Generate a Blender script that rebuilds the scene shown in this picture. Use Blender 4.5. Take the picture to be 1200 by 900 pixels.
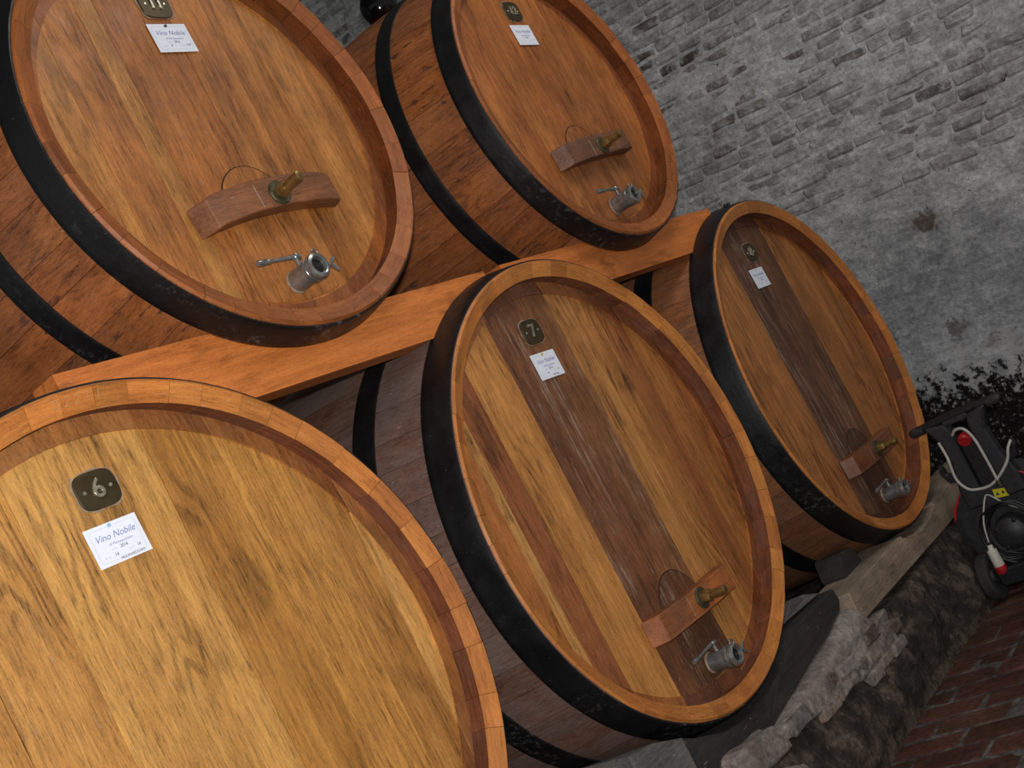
import bpy, bmesh, math, random
from mathutils import Vector, Matrix, noise
random.seed(11)
for o in list(bpy.data.objects): bpy.data.objects.remove(o)
SC = bpy.context.scene; COL = SC.collection
ZO = 1.3                                   # height of the lower cask axes above the floor
# ------------------------------------------------------------------ camera
FPX = 1433.2
RIGHT = Vector((0.55804, -0.68754, -0.46464)); UP = Vector((0.23187, -0.40843, 0.88285)); FWD = Vector((0.79676, 0.60040, 0.06850))
CAM = Vector((-1.5744, -2.2527, 0.1830 + ZO))
cd = bpy.data.cameras.new('camera'); cam = bpy.data.objects.new('camera', cd); COL.objects.link(cam)
cd.sensor_width = 36; cd.lens = FPX / 1200 * 36; cd.clip_start = .05
cam.matrix_world = Matrix.Translation(CAM) @ Matrix((RIGHT, UP, -FWD)).transposed().to_4x4()
SC.camera = cam
# ------------------------------------------------------------------ light
W = bpy.data.worlds.new('world'); SC.world = W; W.use_nodes = True
W.node_tree.nodes['Background'].inputs[0].default_value = (.92, .95, 1, 1); W.node_tree.nodes['Background'].inputs[1].default_value = .225
def lamp(name, kind, loc, energy, color, size, target=None):
    l = bpy.data.lights.new(name, kind); l.energy = energy; l.color = color
    if kind == 'AREA': l.shape = 'DISK'; l.size = size
    else: l.shadow_soft_size = size
    o = bpy.data.objects.new(name, l); COL.objects.link(o); o.location = loc
    if target is not None: o.rotation_euler = (Vector(target) - Vector(loc)).to_track_quat('-Z', 'Y').to_euler()
    return o
FL = CAM + UP * .13
lamp('camera_flash', 'AREA', FL, 90, (1, .985, .96), .06, FL + FWD)
lamp('cellar_lamp', 'AREA', (2.3, -2.0, 4.7), 36, (1, .96, .91), 1.3, (3.4, .3, 1.6))
VS = SC.view_settings; VS.view_transform = 'Standard'; VS.look = 'None'; VS.gamma = 1; VS.exposure = 0.0; VS.use_curve_mapping = False

# ------------------------------------------------------------------ helpers
def px(u, v):
    d = RIGHT * ((u - 600) / FPX) + UP * (-(v - 450) / FPX) + FWD
    return d
def at_x(u, v, x): d = px(u, v); return CAM + d * ((x - CAM.x) / d.x)
def at_y(u, v, y): d = px(u, v); return CAM + d * ((y - CAM.y) / d.y)
def to_px(P):
    q = Vector(P) - CAM; w = q.dot(FWD)
    return (600 + FPX * q.dot(RIGHT) / w, 450 - FPX * q.dot(UP) / w, w)
def lin(c): return tuple((v / 255 / 12.92 if v <= 10 else ((v / 255 + .055) / 1.055) ** 2.4) for v in c)
def C4(c): return (*lin(c), 1)
def mesh(name, V, F, smooth=False, mats=None):
    me = bpy.data.meshes.new(name); me.from_pydata([tuple(v) for v in V], [], F); me.update()
    if smooth: me.polygons.foreach_set('use_smooth', [True] * len(me.polygons))
    return me
def put(name, me, mat, parent=None, loc=(0, 0, 0), rot=(0, 0, 0), color=None, label=None, cat=None, group=None, kind=None):
    o = bpy.data.objects.new(name, me); COL.objects.link(o)
    if me is not None and mat is not None and not me.materials:
        for m in (mat if isinstance(mat, (list, tuple)) else [mat]): me.materials.append(m)
    o.location = loc; o.rotation_euler = rot
    if parent: o.parent = parent
    if color is not None: o.color = (*color[:3], 1)
    if label: o['label'] = label
    if cat: o['category'] = cat
    if group: o['group'] = group
    if kind: o['kind'] = kind
    return o
def bm_mesh(name, bm, smooth=False):
    bmesh.ops.recalc_face_normals(bm, faces=bm.faces)
    me = bpy.data.meshes.new(name); bm.to_mesh(me); bm.free()
    if smooth: me.polygons.foreach_set('use_smooth', [True] * len(me.polygons))
    return me
def sharp(me, ang=35):
    me.polygons.foreach_set('use_smooth', [True] * len(me.polygons))
    try: me.set_sharp_from_angle(angle=math.radians(ang))
    except Exception: pass
    return me
def lathe(name, prof, n=32, axis='Z', a0=0, a1=2 * math.pi, ang=35):
    """prof = (r, h) pairs; axis along Z or -Y"""
    V, F = [], []; full = abs(a1 - a0 - 2 * math.pi) < 1e-6; m = n if full else n + 1
    for i in range(m):
        a = a0 + (a1 - a0) * i / n
        for r, h in prof:
            V.append((r * math.cos(a), r * math.sin(a), h) if axis == 'Z' else (r * math.sin(a), h, r * math.cos(a)))
    k = len(prof)
    for i in range(n):
        j = (i + 1) % m
        for q in range(k - 1): F.append((i * k + q, j * k + q, j * k + q + 1, i * k + q + 1))
    bm = bmesh.new(); vs = [bm.verts.new(v) for v in V]
    for f in F:
        try: bm.faces.new([vs[x] for x in f])
        except ValueError: pass
    bmesh.ops.remove_doubles(bm, verts=bm.verts, dist=1e-6)
    return sharp(bm_mesh(name, bm), ang)
def tube(name, pts, r, n=10, close=False, ang=50, radii=None):
    pts = [Vector(p) for p in pts]; V, F = [], []; N = len(pts); prev = None
    for i, p in enumerate(pts):
        t = (pts[(i + 1) % N] - pts[i - 1]) if close else (pts[min(i + 1, N - 1)] - pts[max(i - 1, 0)])
        t.normalize()
        a = prev if prev is not None else (Vector((0, 0, 1)) if abs(t.z) < .9 else Vector((1, 0, 0)))
        a = (a - t * a.dot(t)).normalized(); prev = a; b = t.cross(a); rr = radii[i] if radii else r
        for k in range(n): q = 2 * math.pi * k / n; V.append(p + (a * math.cos(q) + b * math.sin(q)) * rr)
    for i in range(N if close else N - 1):
        for k in range(n): F.append((i * n + k, i * n + (k + 1) % n, ((i + 1) % N) * n + (k + 1) % n, ((i + 1) % N) * n + k))
    if not close: F.append(tuple(range(n))[::-1]); F.append(tuple((N - 1) * n + k for k in range(n)))
    return sharp(mesh(name, V, F), ang)
def spline(pts, k=8):
    pts = [Vector(p) for p in pts]; out = []
    for i in range(len(pts) - 1):
        p0 = pts[max(i - 1, 0)]; p1 = pts[i]; p2 = pts[i + 1]; p3 = pts[min(i + 2, len(pts) - 1)]
        for j in range(k):
            t = j / k; out.append(.5 * ((2 * p1) + (p2 - p0) * t + (2 * p0 - 5 * p1 + 4 * p2 - p3) * t * t + (3 * p1 - p0 - 3 * p2 + p3) * t ** 3))
    out.append(pts[-1]); return out
def prism(name, poly, a, b, axis='Y', bevel=0, jit=0, seed=0, seg=1):
    """polygon in (x,z) extruded along Y (axis 'Y'), or in (y,z) extruded along X (axis 'X')"""
    bm = bmesh.new()
    P = (lambda u, v, w: (u, w, v)) if axis == 'Y' else (lambda u, v, w: (w, u, v))
    A = [bm.verts.new(P(u, v, a)) for u, v in poly]; B = [bm.verts.new(P(u, v, b)) for u, v in poly]; n = len(poly)
    bm.faces.new(A); bm.faces.new(B[::-1])
    for i in range(n): bm.faces.new((A[i], A[(i + 1) % n], B[(i + 1) % n], B[i]))
    bmesh.ops.recalc_face_normals(bm, faces=bm.faces)
    if bevel: bmesh.ops.bevel(bm, geom=[e for e in bm.edges if len(e.link_faces) == 2 and e.calc_face_angle(0) > .5], offset=bevel, segments=seg, affect='EDGES', clamp_overlap=True)
    if jit:
        rnd = random.Random(seed)
        for v in bm.verts: v.co += Vector([rnd.uniform(-jit, jit) for _ in range(3)])
    return bm_mesh(name, bm)
def rough_block(name, lx, ly, lz, bev, jit, seed):
    rnd = random.Random(seed); bm = bmesh.new(); bmesh.ops.create_cube(bm, size=1)
    for v in bm.verts:
        v.co = Vector((v.co.x * lx, v.co.y * ly, v.co.z * lz)) + Vector([rnd.uniform(-1, 1) * jit for _ in range(3)])
    bmesh.ops.bevel(bm, geom=list(bm.edges), offset=bev, segments=1, affect='EDGES', clamp_overlap=True)
    for v in bm.verts: v.co += Vector([rnd.uniform(-1, 1) * jit * .4 for _ in range(3)])
    return bm_mesh(name, bm)
def boulder(name, lx, ly, lz, seed, amp=.12, sub=2, sq=4):
    bm = bmesh.new(); bmesh.ops.create_cube(bm, size=2); bmesh.ops.subdivide_edges(bm, edges=list(bm.edges), cuts=sub * 2 + 1, use_grid_fill=True)
    for v in bm.verts:
        c = v.co.copy(); k = (abs(c.x) ** sq + abs(c.y) ** sq + abs(c.z) ** sq) ** (1 / sq); c /= k
        n = noise.noise(c * 1.3 + Vector((seed * 7.1, seed, 0))) * amp * 2 + noise.noise(c * 4 + Vector((seed, 3, seed))) * amp * .7
        c *= 1 + n; v.co = Vector((c.x * lx / 2, c.y * ly / 2, c.z * lz / 2))
    return bm_mesh(name, bm)

# ------------------------------------------------------------------ materials
class NT:
    def __init__(s, name):
        s.m = bpy.data.materials.new(name); s.m.use_nodes = True; s.t = s.m.node_tree; s.n = s.t.nodes; s.l = s.t.links
        s.b = s.n['Principled BSDF']
    def node(s, typ, ins=None, **kw):
        n = s.n.new(typ)
        for k, v in kw.items(): setattr(n, k, v)
        for k, v in (ins or {}).items():
            i = n.inputs[k]
            if isinstance(v, bpy.types.NodeSocket): s.l.new(v, i)
            else: i.default_value = v
        return n
    def math(s, op, a, b=None, c=None, clamp=False):
        ins = {0: a}
        if b is not None: ins[1] = b
        if c is not None: ins[2] = c
        return s.node('ShaderNodeMath', ins, operation=op, use_clamp=clamp).outputs[0]
    def noise(s, vec, scale, detail=4, rough=.55, dist=0):
        return s.node('ShaderNodeTexNoise', {'Vector': vec, 'Scale': scale, 'Detail': detail, 'Roughness': rough, 'Distortion': dist}).outputs['Fac']
    def ramp(s, f, stops, interp='LINEAR'):
        r = s.node('ShaderNodeValToRGB', {'Fac': f}); cr = r.color_ramp; cr.interpolation = interp
        while len(cr.elements) < len(stops): cr.elements.new(.5)
        for e, (p, c) in zip(cr.elements, stops):
            e.position = p; e.color = c if len(c) == 4 else (*c, 1)
        return r.outputs['Color']
    def step(s, f, a, b):
        return s.node('ShaderNodeMapRange', {'Value': f, 'From Min': a, 'From Max': b, 'To Min': 0, 'To Max': 1}, interpolation_type='SMOOTHSTEP').outputs[0]
    def rng(s, f, a, b, c, d):
        return s.node('ShaderNodeMapRange', {'Value': f, 'From Min': a, 'From Max': b, 'To Min': c, 'To Max': d}).outputs[0]
    def mix(s, f, a, b, mode='MIX'):
        n = s.node('ShaderNodeMix', data_type='RGBA', blend_type=mode)
        for i, v in ((0, f), (6, a), (7, b)):
            if isinstance(v, bpy.types.NodeSocket): s.l.new(v, n.inputs[i])
            else: n.inputs[i].default_value = v if i == 0 or len(v) == 4 else (*v, 1)
        return n.outputs[2]
    def scale(s, col, f):
        return s.node('ShaderNodeVectorMath', {0: col, 'Scale': f}, operation='SCALE').outputs[0]
    def coord(s, scale=(1, 1, 1), rnd=True, which='Object'):
        tc = s.node('ShaderNodeTexCoord').outputs[which]
        s.oi = s.node('ShaderNodeObjectInfo')
        if rnd:
            off = s.math('MULTIPLY', s.oi.outputs['Random'], 61.0)
            tc = s.node('ShaderNodeVectorMath', {0: tc, 1: off}, operation='ADD').outputs[0]
        s.raw = tc
        return s.node('ShaderNodeVectorMath', {0: tc, 1: scale}, operation='MULTIPLY').outputs[0]
    def out(s, col, rough, bump=None, bs=.3, bd=.01, **kw):
        for k, v in (('Base Color', col), ('Roughness', rough)):
            if isinstance(v, bpy.types.NodeSocket): s.l.new(v, s.b.inputs[k])
            else: s.b.inputs[k].default_value = v if k == 'Roughness' or len(v) == 4 else (*v, 1)
        for k, v in kw.items(): s.b.inputs[k.replace('_', ' ')].default_value = v
        if bump is not None:
            bn = s.node('ShaderNodeBump', {'Height': bump, 'Strength': bs, 'Distance': bd}); s.l.new(bn.outputs[0], s.b.inputs['Normal'])
        return s.m

def wood(name, axis='Z', base=(255, 255, 255), dust=0., dustc=(150, 140, 138), contrast=1., flecks=0., rough=.48, figure=.5, stain=.5, streak=0., bs=.25):
    s = NT(name); k = {'X': (.07, 1, 1), 'Y': (1, .07, 1), 'Z': (1, 1, .07)}[axis]
    k2 = {'X': (.16, 1, 1), 'Y': (1, .16, 1), 'Z': (1, 1, .16)}[axis]
    v = s.coord(k); raw = s.raw
    v2 = s.node('ShaderNodeVectorMath', {0: raw, 1: k2}, operation='MULTIPLY').outputs[0]
    broad = s.noise(v, 16, 5, .6); fine = s.noise(v, 120, 7, .78); pores = s.noise(v, 340, 3, .65); grit = s.noise(raw, 170, 3, .7)
    warp = s.noise(v2, 4.2, 3, .5)
    rings = s.math('SINE', s.math('MULTIPLY', warp, 120.0)); rings = s.step(rings, -.3, .9)
    figm = s.math('MULTIPLY', s.step(s.noise(raw, 3.2, 2), .47, .62), figure)
    val = s.math('ADD', s.rng(broad, .25, .75, .66, 1.22), s.rng(fine, .32, .68, -.34 * contrast, .26 * contrast))
    val = s.math('SUBTRACT', val, s.math('MULTIPLY', s.math('MULTIPLY', rings, figm), .42 * contrast))
    val = s.math('SUBTRACT', val, s.math('MULTIPLY', s.step(pores, .53, .64), .34 * contrast))
    val = s.math('ADD', val, s.rng(grit, .3, .7, -.10, .10))
    blot = s.noise(raw, 5.5, 5, .62)
    val = s.math('MULTIPLY', val, s.rng(blot, .3, .72, 1 + .16 * stain, 1 - .55 * stain))
    val = s.math('MAXIMUM', val, .1)
    col = s.mix(1, s.oi.outputs['Color'], C4(base), 'MULTIPLY')
    col = s.scale(col, val)
    # hue drift: redder where darker
    col = s.mix(s.math('MULTIPLY', s.step(broad, .62, .35), .35), col, s.mix(1, col, (1.0, .80, .62, 1), 'MULTIPLY'))
    if flecks:
        fl = s.math('MULTIPLY', s.step(s.noise(v2, 46, 3, .6), .58, .66), s.step(s.noise(raw, 3.4, 3), .42, .60))
        col = s.mix(s.math('MULTIPLY', fl, flecks), col, C4((34, 28, 30)))
    if streak:
        st = s.math('MULTIPLY', s.step(s.noise(v, 70, 7, .8), .50, .62), s.step(s.noise(v2, 9, 4), .44, .58))
        col = s.mix(s.math('MULTIPLY', st, streak), col, C4((178, 160, 140)))
        dk = s.math('MULTIPLY', s.step(s.noise(v, 42, 4, .7), .55, .7), .75)
        col = s.mix(dk, col, s.scale(col, .38))
    if dust:
        du = s.math('ADD', s.rng(s.noise(raw, 2.6, 5, .65), .3, .7, 0, 1), s.rng(fine, .3, .7, -.35, .35), clamp=True)
        col = s.mix(s.math('MULTIPLY', du, dust), col, C4(dustc))
    scr = s.step(s.noise(v2, 210, 1, .3), .74, .80)
    col = s.mix(s.math('MULTIPLY', scr, .35 + dust * .4), col, C4((170, 160, 150)))
    r = s.rng(s.noise(raw, 9, 4), .3, .7, rough - .1, rough + .14)
    h = s.math('ADD', fine, s.math('MULTIPLY', pores, -.5))
    return s.out(col, r, h, bs, .004, Specular_IOR_Level=.42)
M = {}
M['head'] = wood('oak_head', 'Z', figure=.75, stain=.28)
M['head_old'] = wood('oak_head_stained', 'Z', figure=.55, stain=.62)
M['head_weathered'] = wood('oak_weathered', 'Z', figure=.2, stain=.75, streak=.55, contrast=1.2, rough=.6)
M['head_ring'] = wood('oak_head_edge', 'Z', (224, 196, 178), stain=.8, figure=.2, dust=.30, dustc=(128, 106, 92), contrast=1.1)
M['stave_lo'] = wood('stave_side_lower', 'Y', (132, 88, 66), dust=.72, dustc=(118, 108, 106), stain=.7, figure=.2, rough=.6)
M['stave_warm'] = wood('stave_side_warm', 'Y', (168, 104, 58), dust=.34, dustc=(116, 102, 94), stain=.7, flecks=.4, figure=.4, rough=.55)
M['stave_up'] = wood('stave_side_upper', 'Y', (176, 104, 54), dust=.16, dustc=(120, 104, 98), stain=.6, flecks=.75, figure=.6, rough=.5)
M['chime'] = wood('chime_end', 'X', (214, 136, 66), stain=.30, figure=.35, contrast=.7)
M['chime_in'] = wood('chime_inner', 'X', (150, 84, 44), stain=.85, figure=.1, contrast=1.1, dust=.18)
M['chime_up'] = wood('chime_end_upper', 'X', (178, 104, 50), stain=.5, figure=.3, contrast=.8)
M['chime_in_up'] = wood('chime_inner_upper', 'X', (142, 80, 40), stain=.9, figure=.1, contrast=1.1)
M['beam'] = wood('fresh_softwood', 'X', (216, 126, 58), stain=.2, figure=1.5, contrast=.55, rough=.55)
M['block'] = wood('block_wood', 'X', stain=.9, figure=.3, dust=.42, dustc=(106, 90, 82))
M['old_timber'] = wood('old_timber', 'X', (92, 88, 84), stain=1.1, figure=.1, dust=.6, dustc=(136, 130, 126), rough=.8, bs=.7)
M['black_timber'] = wood('black_timber', 'X', (50, 47, 47), stain=.9, figure=.1, dust=.35, dustc=(64, 60, 60), rough=.85, bs=.7)
M['brown_timber'] = wood('brown_timber', 'X', (170, 146, 122), stain=1.2, figure=.1, dust=.5, dustc=(154, 142, 130), rough=.8, bs=.7)

def hoop_mat():
    s = NT('black_painted_iron'); v = s.coord((1, 1, 1)); raw = s.raw
    tc = s.node('ShaderNodeTexCoord').outputs['Object']
    chips = s.step(s.noise(raw, 120, 3, .6), .71, .75)
    worn = s.math('MULTIPLY', s.step(s.noise(raw, 42, 8, .8), .52, .62), s.step(s.noise(raw, 4.0, 4), .46, .66))
    z = s.node('ShaderNodeSeparateXYZ', {0: tc}).outputs['Z']
    low = s.rng(z, -.75, -.1, 1.0, .04)
    worn = s.math('MULTIPLY', worn, low)
    f = s.math('MAXIMUM', s.math('MULTIPLY', chips, .55), s.math('MULTIPLY', worn, .55))
    col = s.mix(f, C4((17, 16, 17)), C4((128, 126, 124)))
    return s.out(col, s.rng(s.noise(raw, 12, 4), .3, .7, .34, .6), s.noise(raw, 60, 5, .6), .25, .004)
M['hoop'] = hoop_mat()
def simple(name, c, rough=.5, metal=0., nz=30, var=.25, bump=.1, **kw):
    s = NT(name); v = s.coord(); n = s.noise(v, nz, 5, .6)
    col = s.scale(s.node('ShaderNodeRGB').outputs[0], s.rng(n, .3, .7, 1 - var, 1 + var))
    s.n['RGB'].outputs[0].default_value = C4(c)
    return s.out(col, s.rng(n, .3, .7, max(.03, rough - .08), min(1, rough + .1)), n, bump, .003, Metallic=metal, **kw)
M['steel'] = simple('stainless_steel', (150, 150, 148), .30, .72, 40, .3, .05)
M['steel_dark'] = simple('dark_bore', (40, 36, 34), .5, .5)
M['brass'] = simple('brass', (146, 118, 70), .36, .75, 50, .3, .1)
M['brass_dark'] = simple('tarnished_washer', (92, 86, 66), .5, .7, 60, .4, .2)
M['plate'] = simple('bronze_plate', (74, 62, 40), .42, .55, 24, .3, .1)
M['plate_hi'] = simple('polished_relief', (186, 180, 156), .3, .8, 60, .2, .05)
M['lime'] = simple('lime_seal', (150, 128, 106), .9, 0, 60, .35, .4)
M['paper'] = simple('card_paper', (232, 236, 246), .7, 0, 30, .03, .02)
M['print'] = simple('violet_print', (120, 128, 178), .8, 0, 30, .05, 0)
M['print_pale'] = simple('pale_print', (172, 180, 208), .8, 0, 30, .05, 0)
M['ink'] = simple('ink', (44, 44, 60), .7, 0, 30, .1, 0)
M['scratch'] = simple('scratched_wood', (178, 128, 78), .8, 0, 60, .2, 0)
M['glass'] = simple('black_glass', (4, 4, 5), .06, 0, 5, .1, 0)
M['plastic'] = simple('dark_plastic', (40, 40, 43), .5, 0, 60, .3, .1)
M['plastic2'] = simple('black_plastic', (26, 26, 28), .45, 0, 60, .3, .1)
M['rubber'] = simple('tyre_rubber', (44, 43, 43), .75, 0, 80, .3, .3)
M['red'] = simple('red_plastic', (172, 30, 34), .45, 0, 30, .2, .05)
M['hose'] = simple('grey_hose', (176, 174, 166), .5, 0, 40, .15, .05)
M['cable'] = simple('black_cable', (22, 22, 23), .45, 0, 40, .2, .05)
M['white_plug'] = simple('dirty_white_plastic', (206, 200, 186), .5, 0, 40, .15, .05)
M['yellow'] = simple('yellow_sticker', (206, 196, 40), .5, 0, 40, .1, 0)
def pinm(c): return simple('pin', c, .35, 0, 20, .05, 0)

def mottle(s, pos):
    """weathered limewash: blotches, grit and smears drawn out along the courses"""
    rot = s.node('ShaderNodeVectorRotate', {'Vector': pos, 'Axis': (1, 0, 0), 'Angle': -math.radians(6.6)}, rotation_type='AXIS_ANGLE').outputs[0]
    st = s.node('ShaderNodeVectorMath', {0: rot, 1: (1, .28, 1)}, operation='MULTIPLY').outputs[0]
    n1 = s.noise(pos, 5, 8, .74); n2 = s.noise(pos, 42, 7, .8); n4 = s.noise(st, 26, 7, .75); n5 = s.noise(pos, 1.3, 3, .5)
    g = s.math('MULTIPLY', s.rng(n1, .28, .72, .66, 1.30), s.rng(n2, .3, .7, .50, 1.48))
    g = s.math('MULTIPLY', g, s.rng(n4, .28, .72, .62, 1.36)); g = s.math('MULTIPLY', g, s.rng(n5, .3, .7, .74, 1.10))
    pit = s.step(s.noise(st, 38, 5, .75), .62, .70)
    g = s.math('MULTIPLY', g, s.math('SUBTRACT', 1, s.math('MULTIPLY', pit, .55)))
    h = s.math('ADD', s.math('MULTIPLY', n1, .5), s.math('ADD', s.math('MULTIPLY', n2, .6), s.math('MULTIPLY', n4, .5)))
    return g, h, n1, n2
def masonry(name, base, tint=True, dark=.5, rough=.95, lime=.4, wash=None):
    s = NT(name); raw = s.node('ShaderNodeNewGeometry').outputs['Position']; s.oi = s.node('ShaderNodeObjectInfo')
    g, h, n1, n2 = mottle(s, raw); n3 = s.noise(raw, 2.0, 4, .6)
    col = s.mix(1, s.oi.outputs['Color'], C4(base), 'MULTIPLY') if tint else s.mix(0., C4(base), C4(base))
    li = s.math('MULTIPLY', s.step(s.noise(raw, 9, 8, .78), .42, .58), lime)
    col = s.mix(li, col, C4(wash or (176, 175, 171)))
    col = s.scale(col, g)
    dk = s.math('MULTIPLY', s.step(n3, .54, .70), dark)
    col = s.mix(dk, col, s.scale(col, .45))
    return s.out(col, rough, h, 1.0, .016, Specular_IOR_Level=.15)
M['wall_brick'] = masonry('whitewashed_brick', (172, 172, 172), lime=.66, dark=.15, wash=(192, 193, 193))
M['grey_stone'] = masonry('grey_stone', (150, 138, 131), lime=.35, dark=.5, wash=(172, 168, 163))
M['floor_brick'] = masonry('floor_brick', (96, 64, 52), lime=.12, dark=.5, rough=.8, wash=(84, 76, 72))

def wall_mat():
    s = NT('limewashed_wall'); tc = s.node('ShaderNodeTexCoord').outputs['Object']; s.oi = s.node('ShaderNodeObjectInfo')
    g, hh, n1, n2 = mottle(s, tc)
    rgb = s.node('ShaderNodeRGB'); rgb.outputs[0].default_value = C4((190, 191, 192))
    zz = s.node('ShaderNodeSeparateXYZ', {0: tc}).outputs['Z']
    old = s.rng(s.math('ADD', zz, s.rng(n1, .3, .7, -.25, .25)), 1.75, 1.45, 0, .55)      # older, greyer plaster coat low down
    base = s.mix(old, rgb.outputs[0], C4((150, 152, 156)))
    col = s.scale(base, g)
    # rust-brown stains of their own shape
    for (y, z, r, c, a) in STAINS:
        d = s.node('ShaderNodeVectorMath', {0: tc, 1: (WX, y, z)}, operation='DISTANCE').outputs['Value']
        d = s.math('ADD', d, s.rng(n2, .3, .7, -r * .45, r * .45)); d = s.math('ADD', d, s.rng(n1, .3, .7, -r * .5, r * .5))
        col = s.mix(s.math('MULTIPLY', s.step(d, r, r * .35), a), col, C4(c))
    z = s.node('ShaderNodeSeparateXYZ', {0: tc}).outputs
    hz = s.math('SUBTRACT', z['Z'], s.math('MULTIPLY', z['Y'], .16))
    hz = s.math('ADD', hz, s.rng(n1, .3, .7, -.10, .10))
    # fresh white efflorescence just above the black mould
    band = s.math('MULTIPLY', s.step(hz, 1.06, .92), s.step(s.noise(tc, 9, 6, .7), .42, .60))
    col = s.mix(s.math('MULTIPLY', band, .75), col, C4((196, 196, 194)))
    mould = s.math('ADD', s.rng(hz, .98, .60, 0, 1), s.rng(s.noise(tc, 21, 7, .75), .3, .7, -.62, .62))
    mf = s.step(mould, .30, .62)
    spots = s.step(s.noise(tc, 40, 6, .8), .56, .64)
    mcol = s.mix(spots, C4((28, 26, 26)), C4((150, 148, 144)))
    col = s.mix(mf, col, mcol)
    return s.out(col, .95, hh, 1, .016, Specular_IOR_Level=.12)
WX = 5.0
_a = at_x(1083, 260, WX); _b = at_x(1120, 385, WX); _c = at_x(1165, 400, WX); _d = at_x(1040, 400, WX)
STAINS = [(_a.y, _a.z, .07, (92, 70, 56), .8), (_b.y, _b.z, .07, (78, 68, 60), .6), (_c.y, _c.z, .06, (82, 70, 60), .6), (_d.y, _d.z, .08, (84, 76, 70), .5)]
M['wall'] = wall_mat()
def plinth_mat():
    s = NT('mouldy_plinth'); v = s.coord((1, 1, 1), rnd=False); raw = s.raw
    n1 = s.noise(raw, 8, 7, .72); n2 = s.noise(raw, 45, 6, .75); n3 = s.noise(raw, 3, 4, .6)
    col = s.ramp(n1, [(.3, C4((32, 29, 28))), (.50, C4((68, 60, 55))), (.66, C4((118, 104, 92)))])
    col = s.scale(col, s.rng(n2, .3, .7, .55, 1.4))
    col = s.mix(s.math('MULTIPLY', s.step(s.noise(raw, 26, 6, .75), .60, .68), .6), col, C4((150, 130, 108)))
    z = s.node('ShaderNodeSeparateXYZ', {0: raw}).outputs['Z']
    edge = s.math('MULTIPLY', s.step(s.math('ADD', z, s.rng(n1, .3, .7, -.03, .03)), .05, .015), s.step(n2, .40, .55))
    col = s.mix(s.math('MULTIPLY', edge, .7), col, C4((104, 92, 78)))
    return s.out(col, .95, s.math('ADD', n1, s.math('MULTIPLY', n2, .6)), 1, .02, Specular_IOR_Level=.12)
M['plinth'] = plinth_mat()
M['mortar'] = masonry('floor_mortar', (74, 70, 68), tint=False, dark=.6, lime=.25)
M['plain'] = masonry('plain_limewash', (140, 140, 140), tint=False, dark=.3)
M['plaster_ceiling'] = masonry('vault_limewash', (120, 118, 114), tint=False, dark=.3)

# ------------------------------------------------------------------ structure
def grid_mesh(name, nu, nv, fn):
    V = [fn(i / nu, j / nv) for j in range(nv + 1) for i in range(nu + 1)]
    F = [(j * (nu + 1) + i, j * (nu + 1) + i + 1, (j + 1) * (nu + 1) + i + 1, (j + 1) * (nu + 1) + i) for j in range(nv) for i in range(nu)]
    me = mesh(name, V, F, True); return me
def slab(name, x0, x1, y0, y1, z0, z1):
    bm = bmesh.new(); bmesh.ops.create_cube(bm, size=1)
    for v in bm.verts: v.co = Vector(((x0 + x1) / 2 + v.co.x * (x1 - x0), (y0 + y1) / 2 + v.co.y * (y1 - y0), (z0 + z1) / 2 + v.co.z * (z1 - z0)))
    return bm_mesh(name, bm)
YB, HC = 3.3, 5.3
def wf(u, v):
    y = -3.2 + u * (YB + 3.2); z = v * HC
    d = noise.noise(Vector((y * 2.2, z * 2.2, 0))) * .010 + noise.noise(Vector((y * 9, z * 9, 4))) * .009
    return (WX - .006 + d, y, z)
def wall_solid():
    me = grid_mesh('wall_right', 260, 210, wf); bm = bmesh.new(); bm.from_mesh(me); bpy.data.meshes.remove(me)
    ed = [e for e in bm.edges if e.is_boundary]
    r = bmesh.ops.extrude_edge_only(bm, edges=ed)
    for g in r['geom']:
        if isinstance(g, bmesh.types.BMVert): g.co.x = WX + .3
    return bm_mesh('wall_right', bm, True)
wall = put('wall_right', wall_solid(), M['wall'], kind='structure')
put('wall_back', slab('wall_back', -4, WX + .3, YB, YB + .3, 0, HC), M['plain'], kind='structure')
put('ceiling', slab('ceiling', -4, WX + .3, -3.2, YB + .3, HC, HC + .2), M['plaster_ceiling'], kind='structure')
floor = put('floor', slab('floor', -4, WX + .3, -3.2, YB + .3, -.2, -.008), M['mortar'], kind='structure')

LO = dict(r=.80, bul=.085, L=1.6); HI = dict(r=.632, bul=.085, L=1.5)
CASKS = {6: (0., 0., LO), 7: (1.784, 0., LO), 8: (3.584, 0., LO), 11: (.870, 1.4174, HI), 12: (2.666, 1.4174, HI)}
def rad(S, y): h = S['L'] / 2; return S['r'] + S['bul'] * (1 - ((y - h) / h) ** 2)
def hidden(P):
    d = Vector(P) - CAM
    for i in range(1, 90):
        q = CAM + d * (i / 90)
        for cx, cz, S in CASKS.values():
            if 0 <= q.y <= S['L'] and math.hypot(q.x - cx, q.z - ZO - cz) < rad(S, q.y): return True
    return False
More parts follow.
